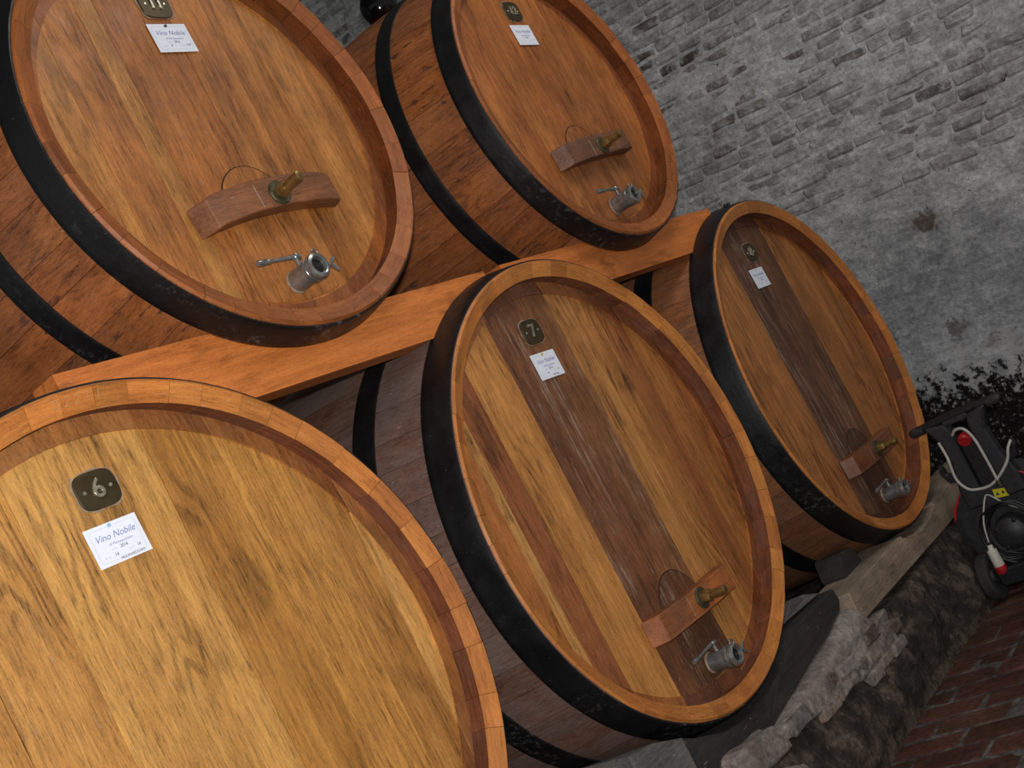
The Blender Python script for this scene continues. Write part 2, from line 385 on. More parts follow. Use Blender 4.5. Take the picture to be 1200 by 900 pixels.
# whitewashed brick courses of the end wall, slightly sloping down towards the viewer
A = math.radians(6.6); cA, sA = math.cos(A), math.sin(A)
BL = [.125, .165, .205, .245]; BMES = [[rough_block('brick', .05, l - .010, .062, .012, .009, 10 * i + k) for k in range(3)] for i, l in enumerate(BL)]
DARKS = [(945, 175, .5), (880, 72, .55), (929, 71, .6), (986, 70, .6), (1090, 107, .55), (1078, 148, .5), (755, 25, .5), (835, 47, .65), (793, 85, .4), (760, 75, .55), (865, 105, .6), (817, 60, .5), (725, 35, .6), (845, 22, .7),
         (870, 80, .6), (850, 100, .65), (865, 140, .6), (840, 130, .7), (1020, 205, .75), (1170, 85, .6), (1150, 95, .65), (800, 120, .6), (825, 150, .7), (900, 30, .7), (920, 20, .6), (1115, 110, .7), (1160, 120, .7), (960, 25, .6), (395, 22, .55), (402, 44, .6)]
bricks = []; rb = random.Random(5)
t = .62
while True:
    row = t; t += .0705
    s_ = -3.1 + rb.uniform(0, .2)
    if row > 5.2: break
    while s_ < 4.2:
        i = rb.choice([0, 1, 1, 2, 2, 3]); l = BL[i]; sc = s_ + l / 2; s_ += l
        y = sc * cA - (row) * sA; z = ZO - .12 + sc * sA + row * cA
        if y < -2.9 or y > YB - .2 or z > HC - .08: continue
        edge = row - .66 - .12 * noise.noise(Vector((y * 2, z, 3)))
        if edge < .0 + .18 * rb.random(): continue
        bricks.append((y, z, i, rb.randrange(3)))
vis, rest = [], []
for b in bricks:
    P = (WX - .02, b[0], b[1]); u, v, w = to_px(P)
    inside = -6 < u < 1206 and -6 < v < 906 and w > 0
    if inside and not hidden(P): vis.append((BL[b[2]] / w, b, u, v))
    else: rest.append(b)
vis.sort(key=lambda q: -q[0]); rest += [q[1] for q in vis[300:]]; vis = vis[:300]
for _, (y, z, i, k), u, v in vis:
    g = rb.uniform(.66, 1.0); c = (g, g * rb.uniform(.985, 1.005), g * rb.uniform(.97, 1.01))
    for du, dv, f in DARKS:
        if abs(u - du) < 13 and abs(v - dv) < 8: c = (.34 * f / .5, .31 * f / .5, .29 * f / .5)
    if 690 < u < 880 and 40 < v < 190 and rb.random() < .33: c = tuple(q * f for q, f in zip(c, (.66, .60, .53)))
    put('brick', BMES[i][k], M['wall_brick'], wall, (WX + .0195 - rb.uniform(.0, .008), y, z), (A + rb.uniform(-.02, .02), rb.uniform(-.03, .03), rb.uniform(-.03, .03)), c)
bm = bmesh.new()
for (y, z, i, k) in rest:
    n0 = len(bm.verts); bm.from_mesh(BMES[i][k]); bm.verts.ensure_lookup_table()
    Mx = Matrix.Translation((WX + .0195 - rb.uniform(0, .008), y, z)) @ Matrix.Rotation(A, 4, 'X')
    for q in range(n0, len(bm.verts)): bm.verts[q].co = Mx @ bm.verts[q].co
put('brick_courses', bm_mesh('brick_courses', bm), M['wall_brick'], wall, color=(.92, .92, .92), kind='stuff')
# floor bricks
FBM = [rough_block('brick', .128, l, .06, .007, .004, 70 + q) for q, l in enumerate((.27, .27, .265, .13, .27))]
x = .9; rowi = 0
while x < 4.93:
    y = -.02 + (rowi % 2) * .14 - rb.uniform(0, .03)
    while y > -1.55:
        q = rb.randrange(5); l = (.27, .27, .265, .13, .27)[q]
        if y - l / 2 < -1.6: break
        g = rb.uniform(.65, 1.15)
        if to_px((x, y - l / 2, 0))[0] < 1290 or rb.random() < .5:
            put('brick', FBM[q], M['floor_brick'], floor, (x + rb.uniform(-.004, .004), y - l / 2, -.034 + rb.uniform(-.003, .004)), (0, 0, rb.uniform(-.02, .02)), (g, g * rb.uniform(.85, 1.05), g * rb.uniform(.85, 1.1)))
        y -= l + .014
    x += .142; rowi += 1
# plinth on which the bearers lie
PR = [(-.060, -.005), (-.062, .06), (-.060, .13), (-.050, .19), (-.02, .25), (.01, .345), (.09, .362), (.3, .365), (.8, .366), (1.4, .366), (1.95, .366), (2.0, .2), (2.0, -.005)]
def pf(u, v):
    k = v * (len(PR) - 1); i = min(int(k), len(PR) - 2); f = k - i
    y = PR[i][0] * (1 - f) + PR[i + 1][0] * f; z = PR[i][1] * (1 - f) + PR[i + 1][1] * f; x = -1.1 + u * (WX - .03 + 1.1)
    if y < .1:
        d = noise.noise(Vector((x * 3, y * 3, z * 5))) * .035 + noise.noise(Vector((x * 10, y * 9, z * 12))) * .018 + noise.noise(Vector((x * 24, y * 9, z * 26))) * .008
        y += d * (1 if z > .02 else .7); z += (d * .5 if z > .2 else 0)
    return (x, y, z)
put('plinth', grid_mesh('plinth', 330, 72, pf), M['plinth'], kind='structure')

# ------------------------------------------------------------------ casks
def stave_mesh(S, half):
    """one stave centred on local +Z, axis along +Y, with its chime end at y=0"""
    L = S['L']; r0 = S['r']; g = .0006 / r0
    ys = [.006, .04, .09, .15, .22, .30, .4, .55, .7, .8]; ys = ys + [L - y for y in ys[:-1][::-1]] if L > 1.55 else [.006, .04, .09, .15, .22, .30, .4, .55, .75, .95, 1.1, 1.2, 1.3, 1.4, L - .006]
    outer = [(rad(S, y), y) for y in ys]
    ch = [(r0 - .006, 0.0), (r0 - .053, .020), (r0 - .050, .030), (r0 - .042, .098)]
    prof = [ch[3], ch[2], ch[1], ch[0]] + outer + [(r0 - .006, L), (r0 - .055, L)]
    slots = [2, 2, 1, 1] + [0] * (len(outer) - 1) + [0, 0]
    K = 4; V, F, SL = [], [], []
    for k in range(K + 1):
        a = -half + g + (2 * half - 2 * g) * k / K
        for r, y in prof: V.append((r * math.sin(a), y, r * math.cos(a)))
    n = len(prof)
    for k in range(K):
        for q in range(n - 1): F.append((k * n + q, k * n + q + 1, (k + 1) * n + q + 1, (k + 1) * n + q)); SL.append(slots[q])
    for k, fl in ((0, 1), (K, 0)):                       # flanks near the chime
        idx = [k * n + q for q in range(0, 7)]
        f = tuple(idx); F.append(f[::-1] if fl else f); SL.append(1)
    bm = bmesh.new(); vs = [bm.verts.new(v) for v in V]
    for f, s in zip(F, SL): bm.faces.new([vs[i] for i in f]).material_index = s
    me = bm_mesh('stave', bm); return sharp(me, 22)
HALF = [math.radians(w / 2) for w in (6.4, 8.0, 9.6)]
STV = {id(LO): [stave_mesh(LO, h) for h in HALF], id(HI): [stave_mesh(HI, h * 1.25) for h in HALF]}
for me in STV[id(LO)]:
    for m in ('stave_lo', 'chime', 'chime_in'): me.materials.append(M[m])
for me in STV[id(HI)]:
    for m in ('stave_up', 'chime_up', 'chime_in_up'): me.materials.append(M[m])
STV8 = [me.copy() for me in STV[id(LO)]]
for me in STV8: me.materials[0] = M['stave_warm']
def hoop_mesh(S, y0, y1, t=.006):
    n = 5; ys = [y0 + (y1 - y0) * i / n for i in range(n + 1)]
    prof = [(rad(S, y0) - .002, y0)] + [(rad(S, y0) + t - .001, y0)] + [(rad(S, y) + t, y + (.002 if i == 0 else -.002 if i == n else 0)) for i, y in enumerate(ys)] + [(rad(S, y1) + t - .001, y1), (rad(S, y1) - .002, y1)]
    return lathe('hoop', prof, 128, 'Y', ang=50)
HOOPS = {}
for S, a in ((LO, [(.010, .115), (.30, .39)]), (HI, [(.010, .095), (.295, .368)])):
    L = S['L']; HOOPS[id(S)] = [hoop_mesh(S, *q) for q in a + [(L - b, L - c) for c, b in a]]
HY = .080
def plank_mesh(S, x0, x1, dy):
    ri = S['r'] - .093; ro = S['r'] - .044; g = .0009; x0 = -ro - .01 if x0 < -ro + .003 else x0 + g; x1 = ro + .01 if x1 > ro - .003 else x1 - g; n = 8
    cl = lambda v: max(-1, min(1, v))
    def arc(r): a, b = math.asin(cl(x0 / r)), math.asin(cl(x1 / r)); return [(r * math.sin(a + (b - a) * i / n), r * math.cos(a + (b - a) * i / n)) for i in range(n + 1)]
    I, O = arc(ri), arc(ro); V, F = [], []
    y0 = HY + dy; y1 = .080 + dy; yb = .13; ym = y0 - .007
    def ring(pts, y): k = len(V); V.extend((x, y, z) for x, z in pts); return list(range(k, k + len(pts)))
    ti = ring(I, y0); to = ring(O, y1); tm = ring(I, ym); bm_ = ring([(x, -z) for x, z in I], ym); bi = ring([(x, -z) for x, z in I], y0); bo = ring([(x, -z) for x, z in O], y1); tb = ring(O, yb); bb = ring([(x, -z) for x, z in O], yb)
    for i in range(n):
        F += [(ti[i], ti[i + 1], bi[i + 1], bi[i]), (to[i], to[i + 1], tm[i + 1], tm[i]), (tm[i], tm[i + 1], ti[i + 1], ti[i]), (bi[i], bi[i + 1], bm_[i + 1], bm_[i]), (bm_[i], bm_[i + 1], bo[i + 1], bo[i]), (tb[i], tb[i + 1], to[i + 1], to[i]), (bo[i], bo[i + 1], bb[i + 1], bb[i]), (bb[i], bb[i + 1], tb[i + 1], tb[i])]
    for e in (0, n): F += [(tm[e], ti[e], bi[e], bm_[e], bo[e], bb[e], tb[e], to[e])]
    bm = bmesh.new(); vs = [bm.verts.new(v) for v in V]
    RS = set(to) | set(tm) | set(bm_) | set(bo)
    for f in F:
        try: bm.faces.new([vs[i] for i in f]).material_index = 1 if set(f) <= RS else 0
        except ValueError: pass
    bmesh.ops.remove_doubles(bm, verts=bm.verts, dist=1e-5)
    return bm_mesh('head_plank', bm)
def text_mesh(s, size, extrude=0., shear=0., bevel=0., align='CENTER'):
    c = bpy.data.curves.new('t', 'FONT'); c.body = s; c.size = size; c.extrude = extrude; c.shear = shear; c.align_x = align; c.align_y = 'CENTER'; c.bevel_depth = bevel; c.resolution_u = 3
    o = bpy.data.objects.new('t', c); COL.objects.link(o); bpy.context.view_layer.update()
    me = bpy.data.meshes.new_from_object(o.evaluated_get(bpy.context.evaluated_depsgraph_get())); bpy.data.objects.remove(o); bpy.data.curves.remove(c)
    return me
def squircle(w, h, n=40, p=3.6): return [(w / 2 * math.copysign(abs(math.sin(a)) ** (2 / p), math.sin(a)), h / 2 * math.copysign(abs(math.cos(a)) ** (2 / p), math.cos(a))) for a in (2 * math.pi * i / n for i in range(n))]
PLATE = prism('number_plate', squircle(.108, .088), -.006, .0, bevel=.0015); LIMER = None
def ring_mesh(w, h, d, seed):
    rnd = random.Random(seed); a = squircle(w - .004, h - .004, 48); b = squircle(w, h, 48); V, F = [], []
    for (x, z), (x2, z2) in zip(a, b):
        k = 1 + rnd.uniform(.0, .14); V += [(x, -.0012, z), (x2 * k, -.0012, z2 * k), (x2 * k, 0, z2 * k)]
    for i in range(48):
        j = (i + 1) % 48; F += [(3 * i, 3 * j, 3 * j + 1, 3 * i + 1), (3 * i + 1, 3 * j + 1, 3 * j + 2, 3 * i + 2)]
    return mesh('lime_seal', V, F)
SCREW = lathe('screw', [(0, -.0085), (.004, -.0078), (.005, -.006), (.005, -.005)], 12, 'Y')
# tap
def lathe_dir(name, prof, n=24, ang=35): return lathe(name, prof, n, 'Y', ang=ang)
TAP_FLANGE = lathe_dir('flange', [(0, .0), (.036, .0), (.036, -.003), (.034, -.006), (.030, -.007), (0, -.007)])
TAP_BODY = lathe_dir('tap_body', [(.0, -.004), (.0325, -.004), (.0325, -.05), (.0325, -.066), (.034, -.068), (.035, -.076), (.034, -.082), (.033, -.083), (.033, -.086), (.037, -.088), (.0385, -.098), (.036, -.106), (.029, -.109), (.025, -.107), (.024, -.096), (0, -.095)], 32)
TAP_BORE = lathe_dir('tap_bore', [(0, -.0962), (.0225, -.0962), (.0225, -.0968), (0, -.0968)])
TAP_STEM = lathe('lever_stem', [(0, .025), (.008, .025), (.008, .034), (.0065, .036), (.0065, .05), (.009, .052), (.011, .056), (.011, .062), (.009, .066), (0, .067)], 16)
TAP_LEVER = tube('lever', [(.012, 0, .058), (.0, 0, .059), (-.04, 0, .057), (-.085, -.002, .053), (-.105, -.003, .051)], .006, 12, radii=[.008, .0075, .006, .0052, .005])
TAP_GRIP = tube('lever_grip', [(-.103, -.003, .0512), (-.107, -.003, .051), (-.112, -.003, .0505), (-.116, -.003, .050), (-.122, -.003, .0497), (-.145, -.004, .0475), (-.150, -.004, .047)], .008, 14, radii=[.006, .0085, .0085, .0065, .0085, .0090, .0075])
def wing():
    bm = bmesh.new(); bmesh.ops.create_cone(bm, cap_ends=True, segments=12, radius1=.0075, radius2=.006, depth=.022, matrix=Matrix.Translation((.045, -.098, -.004)) @ Matrix.Rotation(math.pi / 2, 4, 'Y'))
    for s in (-1, 1):
        m = Matrix.Translation((.062, -.098, -.004 + s * .010)) @ Matrix.Rotation(s * -.7, 4, 'Y') @ Matrix.Diagonal((.030, .005, .010, 1))
        bmesh.ops.create_cube(bm, size=1, matrix=m)
    bmesh.ops.bevel(bm, geom=list(bm.edges), offset=.0015, segments=1, affect='EDGES', clamp_overlap=True)
    return bm_mesh('wing_nut', bm)
TAP_WING = wing()
TAP_CATCH = tube('catch_ring', [(.012 * math.cos(a) + .012, -.098, .012 * math.sin(a) + .036) for a in [i * math.pi / 8 for i in range(16)]], .0025, 8, close=True)
TAP_BAND = lathe_dir('clamp_band', [(.0345, -.0695), (.0365, -.070), (.0365, -.080), (.0345, -.0805)])
BOLT_WASH = lathe_dir('washer', [(.0, .0), (.037, .0), (.037, -.004), (.034, -.0065), (.018, -.007), (0, -.007)], 28)
BOLT_HEX = lathe_dir('hex_nut', [(0, -.006), (.022, -.006), (.0225, -.008), (.0225, -.036), (.021, -.039), (0, -.037)], 6, ang=30)
BOLT_ROD = lathe_dir('bolt_shank', [(0, -.036), (.0155, -.036), (.0155, -.092), (.0145, -.096), (.012, -.0975), (0, -.0975)], 24)
def hatch_mesh(S, zt, zb, w):
    """door panel let into the head: arched top, straight foot"""
    n = 18; top = [(w * math.cos(a), zt - .14 + .14 * math.sin(a)) for a in (math.pi * i / n for i in range(n + 1))]
    rr = S['r'] - .10; k = 8
    foot = [(-w * 1.12 + 2.24 * w * i / k) for i in range(k + 1)]
    foot = [(x, -math.sqrt(max(rr * rr - x * x, 0))) for x in foot]
    return top + foot
def hatch(S, zt, w):
    poly = hatch_mesh(S, zt, 0, w)
    return prism('hatch', poly, HY - .0022, HY + .01, bevel=.0012)
def outline(poly, t=.004):
    pts = [Vector((x, HY - .0008, z)) for x, z in poly]
    return tube('hatch_joint', pts[:19], t * .5, 6)
def block_mesh(arch, w=.54, h=.088, dep=.058, seed=0):
    n = 10; top, bot = [], []; rnd = random.Random(seed)
    for i in range(n + 1):
        f = i / n * 2 - 1; x = f * w / 2
        top.append((x, h / 2 + arch * (1 - f * f) + rnd.uniform(-.001, .001)))
        bot.append((x, -h / 2 + arch * (1 - f * f) * .9 + rnd.uniform(-.001, .001)))
    poly = bot + top[::-1]
    bm = bmesh.new()
    A_ = [bm.verts.new((x, 0, z)) for x, z in poly]; B_ = [bm.verts.new((x * .90 if abs(x) > w / 2 - .01 else x * .99, -dep, z)) for x, z in poly]; m = len(poly)
    bm.faces.new(A_); bm.faces.new(B_[::-1])
    for i in range(m): bm.faces.new((A_[i], A_[(i + 1) % m], B_[(i + 1) % m], B_[i]))
    bmesh.ops.recalc_face_normals(bm, faces=bm.faces)
    bmesh.ops.bevel(bm, geom=[e for e in bm.edges if e.calc_face_angle(0) > .6], offset=.003, segments=1, affect='EDGES', clamp_overlap=True)
    return bm_mesh('hatch_bar', bm)

P_ = lambda *c: lin(c)
Y6 = [(198, 142, 72), (190, 134, 66), (196, 140, 72), (202, 148, 78), (184, 128, 60), (200, 142, 70), (184, 128, 64), (206, 150, 82)]
HEADS = {
 6: ([-.756, -.57, -.39, -.2, .166, .35, .51, .64, .756], [P_(*c) for c in Y6], ['head'] * 8),
 7: ([-.756, -.60, -.555, -.445, -.24, -.03, .13, .255, .375, .50, .63, .756], [P_(*c) for c in ((176, 108, 54), (200, 144, 80), (158, 96, 56), (202, 138, 72), (134, 84, 54), (150, 98, 60), (200, 138, 74), (192, 128, 66), (164, 100, 52), (186, 120, 60), (172, 106, 54))],
     ['head', 'head', 'head', 'head', 'head_weathered', 'head_weathered', 'head', 'head', 'head', 'head', 'head']),
 8: ([-.756, -.60, -.44, -.26, -.04, .19, .34, .46, .60, .756], [P_(*c) for c in ((176, 112, 58), (190, 124, 64), (184, 118, 62), (116, 76, 52), (124, 80, 52), (180, 116, 60), (190, 122, 64), (176, 112, 58), (184, 118, 60))],
     ['head', 'head', 'head', 'head_weathered', 'head_weathered', 'head', 'head', 'head', 'head']),
 11: ([-.588, -.42, -.28, -.215, .02, .17, .30, .43, .588], [P_(*c) for c in ((192, 128, 62), (186, 118, 58), (200, 138, 70), (178, 110, 52), (188, 120, 58), (182, 116, 54), (196, 130, 64), (188, 122, 60))], ['head_old'] * 8),
 12: ([-.588, -.40, -.26, -.158, .05, .22, .38, .588], [P_(*c) for c in ((188, 116, 58), (180, 108, 54), (188, 118, 58), (178, 106, 52), (184, 114, 56), (178, 108, 54), (184, 112, 56))], ['head_old'] * 7),
}
LABELS = {
 6: 'pale oak wine cask with brass number plate 6', 7: 'oak wine cask with striped brown head and number plate 7',
 8: 'dark oak wine cask numbered 8 next to the end wall', 11: 'upper oak wine cask numbered 11 lying above casks 6 and 7', 12: 'upper oak wine cask numbered 12 with black glass bubbler on top'}
CARD = {6: ('2016', '16', '16', (150, 190, 226)), 7: ('2016', '16', '16', (206, 160, 30)), 8: ('2016', '16', '16', (190, 190, 196)), 11: ('2016', '9', '14.8', (26, 24, 34)), 12: ('2016', '7', '14', (226, 228, 232))}
PINCOL = {6: 'pale blue pin', 7: 'yellow pin', 8: 'grey pin', 11: 'black pin', 12: 'white pin'}
def make_card(n, cx, cz, S):
    lo = S is LO; x, z = cx + {6: -.010, 7: -.045, 8: -.068, 11: -.006, 12: .0}[n], cz + (.463 if lo else .307)
    w, h = .138, .092; y = HY - .0045
    me = prism('card', [(-w / 2, -h / 2), (w / 2, -h / 2), (w / 2, h / 2), (-w / 2, h / 2)], 0, .0008)
    root = put('label_card', None, None, None, (x, y, ZO + z), (math.radians(-1.5), math.radians({6: 0, 7: 2, 8: 1, 11: -.5, 12: 0}[n]), 0),
               label='white wine label card held by %s on cask %d' % (PINCOL[n], n), cat='label', group='label cards on the cask heads')
    put('card', me, M['paper'], root)
    R = (math.pi / 2, 0, 0)
    def tx(s, size, X, Z, m, sh=0, al='CENTER', nm='printed_text'): put(nm, text_mesh(s, size, 0, sh, 0, al), M[m], root, (X, -.0006, Z), R)
    tx('Vino Nobile', .0215, 0, .016, 'print', .35); tx('di Montepulciano', .0090, .006, -.002, 'print', .3)
    tx('annata', .0055, -.018, -.0135, 'print_pale', .2); tx('Cas. N°', .0055, -.042, -.0275, 'print_pale', .2); tx('botte hl', .0055, .022, -.0245, 'print_pale', .2)
    a, b, c, pc = CARD[n]
    tx(a, .0105, .008, -.0130, 'ink', .2, nm='handwriting'); tx(b, .0105, -.018, -.0265, 'ink', .2, nm='handwriting'); tx(c, .0100, .043, -.0235, 'ink', .2, nm='handwriting')
    if n in (6, 7): tx({6: 'MULINVECCHIO', 7: 'VERTINE'}[n], .0088, .02, -.0385, 'ink', 0, nm='handwriting')
    # printed border
    ow, oh, r = w / 2 - .009, h / 2 - .008, .009; pts = []
    for qx, qz, a0 in ((1, 1, 0), (-1, 1, 90), (-1, -1, 180), (1, -1, 270)):
        for i in range(5): an = math.radians(a0 + i * 22.5); pts.append((qx * (ow - r) + r * math.cos(an), qz * (oh - r) + r * math.sin(an)))
    V, F = [], []
    for X, Z in pts: k = 1 - .0009 / math.hypot(X, Z); V += [(X, -.0004, Z), (X * k, -.0004, Z * k)]
    m = len(pts)
    for i in range(m): j = (i + 1) % m; F.append((2 * i, 2 * j, 2 * j + 1, 2 * i + 1))
    put('printed_border', mesh('printed_border', V, F), M['print_pale'], root)
    put('pin', lathe('pin', [(0, -.005), (.0035, -.0045), (.0045, -.002), (.004, .003)], 14, 'Y'), pinm(pc), root, (-.004, 0, h / 2 - .007))

def make_cask(n):
    cx, cz, S = CASKS[n]; rb_ = S['r'] + S['bul']; rn = random.Random(n * 13); L = S['L']; lo = S is LO
    root = put('wine_cask', None, None, None, (cx, 0, ZO + cz - rb_), label=LABELS[n], cat='cask', group='oak wine casks')
    O = (0, 0, rb_)
    # staves
    cnt = 15 if lo else 12; seq = [0, 1, 2] * cnt; rn.shuffle(seq); k = 1 if lo else 1.25; a = rn.uniform(0, .1)
    tot = sum(2 * HALF[i] * k for i in seq)
    for i in seq:
        h = HALF[i] * k; a += h
        g = rn.uniform(.76, .98); w = rn.uniform(.93, 1.03)
        put('stave', (STV8 if n == 8 else STV[id(S)])[i], None, root, (0, rn.uniform(-.0012, .0012), rb_), (0, a, 0), (min(1, g), min(1, g * w), min(1, g * w * rn.uniform(.9, 1.02)))); a += h
    for q, me in enumerate(HOOPS[id(S)]):
        ho = put('hoop', me, M['hoop'], root, O)
        if n == 8 and q == 0:
            for an in (-.10, -.06): put('rivet', RIVET, M['hoop'], ho, ((S['r'] + .018) * math.sin(an), .05, (S['r'] + .018) * math.cos(an)))
    xs, cols, mats = HEADS[n]
    for i in range(len(xs) - 1): put('head_plank', plank_mesh(S, xs[i], xs[i + 1], rn.uniform(-.0008, .0012)), [M[mats[i]], M['head_ring']], root, O, (0, 0, 0), cols[i])
    put('rear_head', lathe('rear_head', [(0, L - .08), (S['r'] - .045, L - .08), (S['r'] - .045, L - .05), (0, L - .05)], 48, 'Y'), M['head'], root, O, (0, 0, 0), P_(150, 100, 56))
    pz = .585 if lo else .416; pxo = {6: .0, 7: -.037, 8: -.030, 11: -.010, 12: .005}[n]
    put('lime_seal', ring_mesh(.108, .088, 0, n), M['lime'], root, (pxo, HY - .0012, rb_ + pz), label='rough pale lime around the number plate')
    pl = put('number_plate', PLATE, M['plate'], root, (pxo, HY - .001, rb_ + pz), label='bronze plate with number %d' % n)
    put('numeral', text_mesh(str(n), .064 if n < 10 else .052, .0022, 0, .0008), M['plate_hi'], pl, (0, -.0078, 0), (math.pi / 2, 0, 0))
    for s in (-1, 1): put('screw', SCREW, M['plate_hi'], pl, (s * .034, 0, 0))
    bz = -.452 if lo else -.236; zt = bz + .128
    dk = {6: (150, 100, 56), 7: (112, 70, 44), 8: (96, 62, 42), 11: (184, 116, 56), 12: (170, 104, 54)}[n]
    w = .125; hm = 'head_weathered' if n in (7, 8) else 'head_old'
    ht = put('hatch', hatch(S, zt, w), M[hm], root, O, (0, 0, 0), P_(*dk), label='arched hatch let into the cask head')
    put('hatch_joint', outline(hatch_mesh(S, zt, 0, w)), M['steel_dark'], ht)
    bc = {6: (170, 104, 56), 7: (184, 104, 46), 8: (152, 86, 44), 11: (152, 94, 56), 12: (136, 86, 58)}[n]
    dep = .058
    hb = put('hatch_bar', block_mesh(.026 if n == 11 else .008 if n == 12 else -.004, seed=n), M['block'], root, (.01, HY - .003, rb_ + bz - (.012 if n == 11 else 0)), (0, math.radians({11: -3, 12: -3.5, 7: 1, 8: 0, 6: 0}[n]), 0), P_(*bc), label='worn wooden crossbar of the hatch')
    put('joint_strip', slab('joint_strip', -.061, -.057, -dep - .0006, -dep + .003, -.036 + (.02 if n == 11 else 0), .036 + (.02 if n == 11 else 0)), M['lime'], hb)
    bo = (.03, HY - .003 - dep, rb_ + bz + (.006 if n == 11 else 0))
    b = put('clamp_bolt', BOLT_ROD, M['brass'], root, bo, label='brass clamp bolt')
    put('hex_nut', BOLT_HEX, M['brass'], b); put('washer', BOLT_WASH, M['brass_dark'], b)
    tz = -.652 if lo else -.476
    t_ = put('tap', TAP_BODY, M['steel'], root, (-.012, HY - .003, rb_ + tz), (0, 0, 0), label='stainless steel tap with lever')
    put('flange', TAP_FLANGE, M['lime'], t_); put('tap_bore', TAP_BORE, M['steel_dark'], t_); put('lever_stem', TAP_STEM, M['steel'], t_, (0, -.040, 0)); put('lever', TAP_LEVER, M['steel'], t_, (0, -.040, 0), (0, math.radians(5 if not lo else 3), 0))
    put('lever_grip', TAP_GRIP, M['steel'], t_, (0, -.040, 0), (0, math.radians(5 if not lo else 3), 0)); put('wing_nut', TAP_WING, M['steel'], t_); put('clamp_band', TAP_BAND, M['steel'], t_); put('catch_ring', TAP_CATCH, M['steel'], t_)
    if n in (6, 7):                                      # number scratched into the chime
        s = {6: '22211', 7: '22212'}[n]; rr = S['r'] - .024
        for i, chh in enumerate(s):
            an = math.radians((-3.5 if n == 6 else -12) + i * (2.0)); o = put('scratched_digit', text_mesh(chh, .034, 0, .1), M['scratch'], root, (rr * math.sin(an), .0072, rb_ + rr * math.cos(an)), (0, 0, 0))
            nrm = Vector((-math.sin(an) * .42, -1, -math.cos(an) * .42)).normalized(); up = Vector((math.sin(an), 0, math.cos(an))); up = (up - nrm * up.dot(nrm)).normalized(); rx = up.cross(nrm)
            o.rotation_euler = Matrix((rx, up, nrm)).transposed().to_euler(); o.location = Vector(o.location) + nrm * .0022
    make_card(n, cx, cz, S)
    return root
RIVET = lathe('rivet', [(.0, .0), (.010, .0), (.010, .006), (.007, .011), (0, .013)], 12)
for n in CASKS: make_cask(n)

# ------------------------------------------------------------------ beams that carry the upper casks
def arc_pts(cx, cz, r, x0, x1, n, sgn): return [(x, cz + sgn * math.sqrt(max(r * r - (x - cx) ** 2, 0))) for x in (x0 + (x1 - x0) * i / n for i in range(n + 1))]
def beam(xa, xb, ca, cb, cu, zl, zr, label):
    zb = .674; top = 1.4174
    y0, y1 = .102, .20; NX = 180
    def zlo(x, y):
        R1 = rad(LO, y) + .003; z = zb
        for c in (ca, cb):
            if abs(x - c) < R1: z = max(z, math.sqrt(R1 * R1 - (x - c) ** 2))
        return z
    def zhi(x, y):
        RU = rad(HI, y) + .002; t_ = zl if x < cu else zr
        if abs(x - cu) < RU:
            f = (x - cu) / .052; q = (math.floor(f) + (.0 if x < cu else 1)) * .052 + cu      # saw-cut steps of the cradle
            q = x * .55 + q * .45
            t_ = min(t_, top - math.sqrt(max(RU * RU - (q - cu) ** 2, 0)), top - math.sqrt(max(RU * RU - (x - cu) ** 2, 0)))
        return t_
    bm = bmesh.new(); cols = []
    for i in range(NX + 1):
        x = xa + (xb - xa) * i / NX
        q = []
        for y in (y0, y1):
            l = zlo(x, y); h = max(zhi(x, y), l + .004); q += [bm.verts.new((x, y, l + ZO)), bm.verts.new((x, y, h + ZO))]
        cols.append(q)
    for i in range(NX):
        a_, b_ = cols[i], cols[i + 1]
        for f in ((0, 1), (1, 3), (3, 2), (2, 0)): bm.faces.new((a_[f[0]], a_[f[1]], b_[f[1]], b_[f[0]]))
    for q in (cols[0], cols[-1]): bm.faces.new((q[0], q[1], q[3], q[2]))
    me = bm_mesh('support_beam', bm)
    zc = zb + ZO
    for v in me.vertices: v.co -= Vector((cu, .15, zc))
    return put('support_beam', me, M['beam'], None, (cu, .15, zc), (0, 0, 0), (1, 1, 1), label, 'beam', 'beams under the upper casks')
beam(.045, 1.70, 0., 1.784, .870, .870, .838, 'orange wooden beam cradling cask 11 above casks 6 and 7')
beam(1.80, 3.44, 1.784, 3.584, 2.666, .843, .843, 'orange knotty wooden beam cradling cask 12 above casks 7 and 8')

# ------------------------------------------------------------------ cradles, chocks and masonry below
def cradle(cx, pts_left, pts_right, y0, y1, mats, label, color=(1, 1, 1), name='cradle_timber'):
    R1 = rad(LO, y1) + .008
    arc = []
    xl, xr = pts_left[-1][0], pts_right[0][0]
    arc = [(x, ZO - math.sqrt(R1 * R1 - (x - cx) ** 2)) for x in (xl + (xr - xl) * i / 14 for i in range(15))]
    poly = pts_left + arc + pts_right
    me = prism(name, poly, y0, y1, bevel=.008, jit=.004, seed=int(cx * 10))
    return put(name, me, mats, None, (0, 0, 0), (0, 0, 0), color, label, 'timber', 'timbers under the lower casks')
cradle(1.784, [(1.36, .375), (1.36, .52)], [(2.19, .565), (2.30, .553), (2.47, .552), (2.615, .548), (2.622, .50), (2.59, .472), (2.42, .44), (2.15, .41), (1.8, .375)], .012, .20, M['black_timber'], 'black rough cradle timber under cask 7')
cradle(3.584, [(2.68, .372), (2.685, .502), (3.10, .505), (3.36, .50)], [(3.82, .50), (4.3, .505), (4.86, .50), (4.86, .375), (3.8, .366)], .0, .21, M['brown_timber'], 'long brown bearer timber under cask 8')
cradle(0., [(-.62, .372), (-.62, .53), (-.42, .56)], [(.42, .56), (.66, .53), (.66, .372)], .012, .20, M['black_timber'], 'dark timber block carrying the pale oak cask')
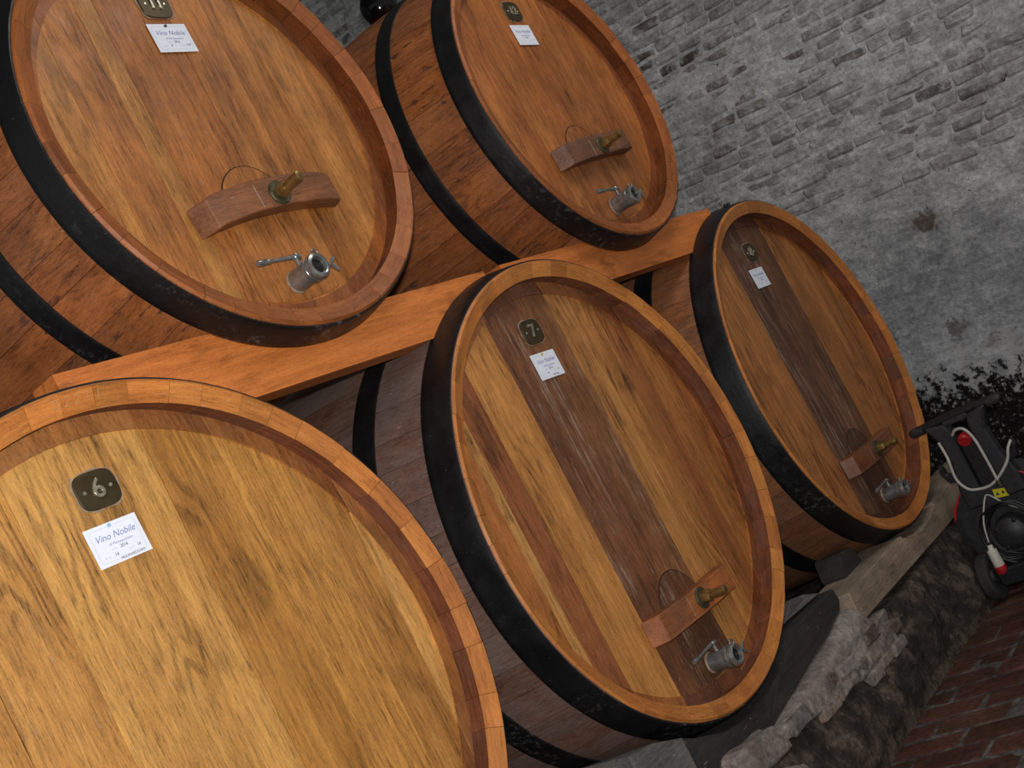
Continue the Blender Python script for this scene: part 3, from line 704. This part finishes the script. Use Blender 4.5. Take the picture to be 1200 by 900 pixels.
def chock(poly, y0, y1, mat, label, seed, bev=.006): put('chock', prism('chock', poly, y0, y1, bevel=bev, jit=.005, seed=seed), mat, None, (0, 0, 0), (0, 0, 0), (1, 1, 1), label, 'chock', 'chocks beside the lower casks')
chock([(1.08, .375), (1.345, .375), (1.345, .575), (1.22, .618), (1.09, .648)], .0, .22, M['old_timber'], 'grey split wooden chock against the left of cask 7', 3)
chock([(2.93, .508), (3.13, .508), (3.08, .585), (2.96, .598)], .10, .22, M['black_timber'], 'small dark block on the bearer against cask 8', 4)
chock([(2.27, .563), (2.60, .557), (2.50, .592), (2.37, .622)], .06, .24, M['old_timber'], 'grey wedge on the black cradle timber of cask 7', 5)
# masonry pier: loose grey bricks and mortar lumps
pier = put('masonry_pier', None, None, None, (2.3, -.08, 0), label='broken grey brick pier under the black cradle timber', cat='masonry')
core_poly = [(1.68, .335), (2.0, .295), (2.35, .25), (2.6, .215), (2.77, .195), (2.85, .25), (2.80, .335), (2.70, .37), (2.635, .46), (2.60, .463), (2.42, .432), (2.15, .402), (1.80, .368)]
def core_mesh():
    bm = bmesh.new(); nx, nz = 90, 30
    def prof(x):
        lo = hi = None
        for (x0, z0), (x1, z1) in zip(core_poly, core_poly[1:] + core_poly[:1]):
            if min(x0, x1) <= x <= max(x0, x1) and x0 != x1:
                z = z0 + (z1 - z0) * (x - x0) / (x1 - x0); lo = z if lo is None else min(lo, z); hi = z if hi is None else max(hi, z)
        return lo, hi
    rows = []
    for i in range(nx + 1):
        x = 1.681 + (2.849 - 1.681) * i / nx; lo, hi = prof(x); col = []
        for j in range(nz + 1):
            f = j / nz; z = lo + (hi - lo) * f
            e = min(1, min(f, 1 - f) * 7, min(i, nx - i) / 5); e = max(e, 0) ** .3
            y = .06 - .055 * e + noise.noise(Vector((x * 6, z * 8, 1))) * .010 + noise.noise(Vector((x * 18, z * 22, 5))) * .008
            col.append(bm.verts.new((x - 2.3, y, z)))
        rows.append(col)
    for i in range(nx):
        for j in range(nz): bm.faces.new((rows[i][j], rows[i + 1][j], rows[i + 1][j + 1], rows[i][j + 1]))
    ed = [e for e in bm.edges if e.is_boundary]; r = bmesh.ops.extrude_edge_only(bm, edges=ed)
    for g in r['geom']:
        if isinstance(g, bmesh.types.BMVert): g.co.y = .10
    return bm_mesh('mortar_core', bm, True)
put('mortar_core', core_mesh(), M['grey_stone'], pier, (0, .035, 0), (0, 0, 0), (.95, .94, .92))
rs = random.Random(21)
PB = []
for z0, xs_ in ((.228, (2.50, 2.64, 2.77)), (.285, (2.12, 2.27, 2.42, 2.56, 2.70, 2.80)), (.342, (1.90, 2.05, 2.19, 2.34, 2.62, 2.74))):
    for x in xs_: PB.append((x, z0, rs.uniform(.11, .14), rs.choice([.4, .6, .8, 1., 1.15])))
for x, z, l, g in PB:
    wv = rs.choice([(1, .97, .95), (1, .86, .80), (1, .80, .72)])
    put('brick', rough_block('brick', l, .06, .048, .006, .006, int(x * 100 + z * 1000)), M['grey_stone'], pier, (x - 2.3, .062 + rs.uniform(-.006, .004), z + rs.uniform(-.004, .004)), (rs.uniform(-.05, .05), rs.uniform(-.05, .05), rs.uniform(-.05, .05)), tuple(min(1, .95 * g * q) for q in wv))
def stone(x, y, z, l, d, h, rot, seed, g, label): put('loose_stone', boulder('loose_stone', l, d, h, seed, .10, 2, 5), M['grey_stone'], None, (x, y, z), rot, (g, g * .96, g * .94), label, 'stone', 'loose stones on the plinth')
stone(1.52, -.075, .40, .32, .10, .10, (0, .12, .05), 31, .8, 'long pale stone in front of the black cradle timber')
stone(1.56, -.13, .28, .16, .10, .09, (.2, .3, .3), 33, .7, 'small pale stone beside the long pale stone')

# ------------------------------------------------------------------ glass bubbler on cask 12
cx, cz, S = CASKS[12]; zb = ZO + cz + rad(S, .63)
bub = put('glass_bubbler', None, None, None, (cx, .63, zb), label='black glass bubbler globe on top of cask 12', cat='bubbler')
put('globe', lathe('globe', [(0, .004), (.022, .004), (.022, .018), (.045, .028), (.070, .055), (.083, .095), (.080, .130), (.062, .165), (.036, .186), (.022, .195), (.020, .215), (0, .215)], 40, ang=80), M['glass'], bub)
put('funnel', lathe('funnel', [(.020, .205), (.022, .215), (.05, .225), (.072, .245), (.080, .275), (.078, .277), (.046, .235), (.018, .222)], 36, ang=80), M['glass'], bub)
put('stopper', lathe('stopper', [(0, .0), (.026, .0), (.030, .012), (0, .012)], 24), M['plastic2'], bub)

# ------------------------------------------------------------------ pressure washer standing against the plinth
XW = 3.85; YC = -.272
pw = put('pressure_washer', None, None, None, (XW, YC, 0), label='black pressure washer with red cap and grey hose beside cask 8', cat='pressure washer')
def part(nm, me, mat, loc=(0, 0, 0), rot=(0, 0, 0), parent=None, label=None): return put(nm, me, M[mat], parent or pw, loc, rot, (1, 1, 1), label)
def rpoly(pts, k=5): return [(p.x, p.y) for p in spline([Vector((a, b, 0)) for a, b in pts + [pts[0]]], k)][:-1]
part('handle', tube('handle', [(0, y, .812 + .008 * (1 - (y / .22) ** 2)) for y in (-.222, -.215, -.19, -.1, 0, .1, .19, .215, .222)], .019, 14, radii=[.012, .018, .020, .020, .022, .020, .020, .018, .012]), 'plastic2')
for s in (-1, 1): part('handle_grip', tube('handle_grip', [(0, s * q, .812) for q in (.155, .165, .175, .185, .2, .213)], .021, 14, radii=[.0215, .0225, .0215, .0225, .0225, .018]), 'rubber')
for s in (-1, 1):                                         # two uprights of the frame
    part('upright', prism('upright', [(s * a, b) for a, b in [(.052, .80), (.15, .815), (.128, .77), (.104, .715), (.112, .60), (.138, .49), (.138, .40), (.05, .40), (.045, .60), (.04, .70), (.042, .76)]], -.035, .03, 'X', bevel=.010), 'plastic')
part('frame_bridge', prism('frame_bridge', [(-.06, .785), (.06, .785), (.06, .812), (-.06, .812)], -.03, .025, 'X', bevel=.006), 'plastic')
part('tank', prism('tank', [(-.05, .40), (.05, .40), (.046, .69), (.03, .71), (-.03, .71), (-.046, .69)], -.01, .045, 'X', bevel=.012), 'plastic2')
part('cap', lathe('cap', [(0, -.03), (.026, -.03), (.030, -.024), (.030, .0), (.022, .012), (0, .012)], 20, 'Z'), 'red', (-.028, -.004, .712), (0, math.radians(60), 0), label='red filler cap')
for s in (-1, 1): part('hook', prism('hook', [(s * a, b) for a, b in [(.10, .53), (.165, .545), (.185, .60), (.172, .632), (.160, .625), (.158, .585), (.10, .575)]], -.02, .02, 'X', bevel=.006), 'plastic2')
part('housing', prism('housing', rpoly([(-.10, .50), (0, .515), (.10, .50), (.175, .455), (.225, .39), (.238, .30), (.215, .20), (.15, .12), (0, .10), (-.15, .12), (-.215, .20), (-.238, .30), (-.225, .39), (-.175, .455)]), -.02, .22, 'X', bevel=.03, seg=2), 'plastic')
for s in (-1, 1): part('red_flash', prism('red_flash', [(s * a, b) for a, b in [(.135, .488), (.150, .482), (.212, .42), (.228, .37), (.214, .385), (.19, .425)]], -.0265, -.018, 'X', bevel=.002), 'red', label='red trim strip')
part('motor_cover', lathe('motor_cover', [(0, -.085), (.05, -.08), (.07, -.065), (.078, -.03), (.08, .0)], 32, 'Z'), 'plastic', (-.02, 0, .255), (0, -math.pi / 2, 0)).scale = (1, 1, -1)
for q in range(6):
    R_ = .112 + rs.uniform(-.012, .016); dx = -.03 - .011 * q
    part('cable_loop', tube('cable_loop', [(dx + .006 * math.sin(3 * a), R_ * math.cos(a), .262 + (R_ + .012) * math.sin(a) + .004 * math.sin(5 * a + q)) for a in [i * math.pi / 20 for i in range(40)]], .0055, 8, close=True), 'cable')
for a in (.6, 2.2, 3.9, 5.4): part('cover_screw', lathe('cover_screw', [(0, .0), (.010, .0), (.010, .006), (.004, .008), (0, .008)], 12), 'steel_dark', (-.088, .065 * math.cos(a), .255 + .065 * math.sin(a)), (0, -math.pi / 2, 0))
pg = part('plug', tube('plug', [(-.11, .103, .245), (-.113, .104, .225), (-.114, .104, .222), (-.115, .105, .15), (-.115, .105, .145)], .02, 16, radii=[.012, .013, .022, .024, .022]), 'white_plug', label='dirty white power plug')
part('plug_collar', tube('plug_collar', [(-.115, .105, .147), (-.115, .105, .118), (-.115, .105, .112)], .026, 16, radii=[.026, .026, .022]), 'red', parent=pg)
st = part('warning_sticker', prism('warning_sticker', [(-.052, .402), (.008, .410), (.004, .452), (-.056, .438)], -.0215, -.020, 'X'), 'yellow', (-.002, .0, 0), label='yellow warning sticker')
for dy in (-.036, -.010): part('warning_mark', prism('warning_mark', [(dy - .008, .419), (dy + .008, .421), (dy, .437)], -.0225, -.0212, 'X'), 'ink', (-.002, 0, 0), parent=st)
H = lambda y, z, x: (x, y - YC, z)
part('hose', tube('hose', spline([H(-.16, .735, -.03), H(-.17, .66, -.05), H(-.160, .56, -.055), H(-.185, .50, -.055), H(-.225, .482, -.056), H(-.28, .478, -.06), H(-.335, .50, -.06), H(-.40, .55, -.055), H(-.43, .60, -.05), H(-.45, .625, -.03)], 8), .0065, 10), 'hose', label='looped grey hose')
part('hose_end', tube('hose_end', spline([H(-.235, .742, -.036), H(-.262, .760, -.050), H(-.30, .752, -.058), H(-.322, .70, -.062), H(-.328, .60, -.066), H(-.327, .49, -.068)], 8), .0065, 10), 'hose')
part('hose_fitting', tube('hose_fitting', [H(-.327, .492, -.068), H(-.327, .485, -.068), H(-.327, .462, -.066)], .010, 12), 'brass_dark')
part('power_lead', tube('power_lead', spline([H(-.175, .26, -.115), H(-.19, .34, -.10), H(-.225, .425, -.05), H(-.25, .44, -.045), H(-.30, .38, -.05), H(-.36, .33, -.05), H(-.40, .30, -.05)], 8), .004, 8), 'hose')
for s in (-1, 1):
    wh = part('wheel', lathe('wheel', [(.072, -.026), (.098, -.026), (.107, -.018), (.108, 0), (.107, .018), (.098, .026), (.072, .026), (.066, .012), (.03, .010), (.026, .020), (0, .020)], 36, 'Y'), 'rubber', (-.10, s * .168, .108), (0, 0, 0 if s < 0 else math.pi))
    part('hub', lathe('hub', [(0, -.020), (.022, -.020), (.026, -.010), (.066, -.008), (.072, -.018), (.072, .010), (0, .010)], 28, 'Y'), 'plastic2', parent=wh)
part('axle', tube('axle', [(-.10, -.17, .108), (-.10, .17, .108)], .010, 10), 'steel_dark')
part('chassis', prism('chassis', [(-.13, .05), (.13, .05), (.14, .13), (-.14, .13)], -.13, .24, 'X', bevel=.01), 'plastic2')
for s in (-1, 1): part('foot', prism('foot', [(s * .09 - .02, 0), (s * .09 + .02, 0), (s * .09 + .025, .06), (s * .09 - .025, .06)], .19, .23, 'X', bevel=.004), 'rubber')
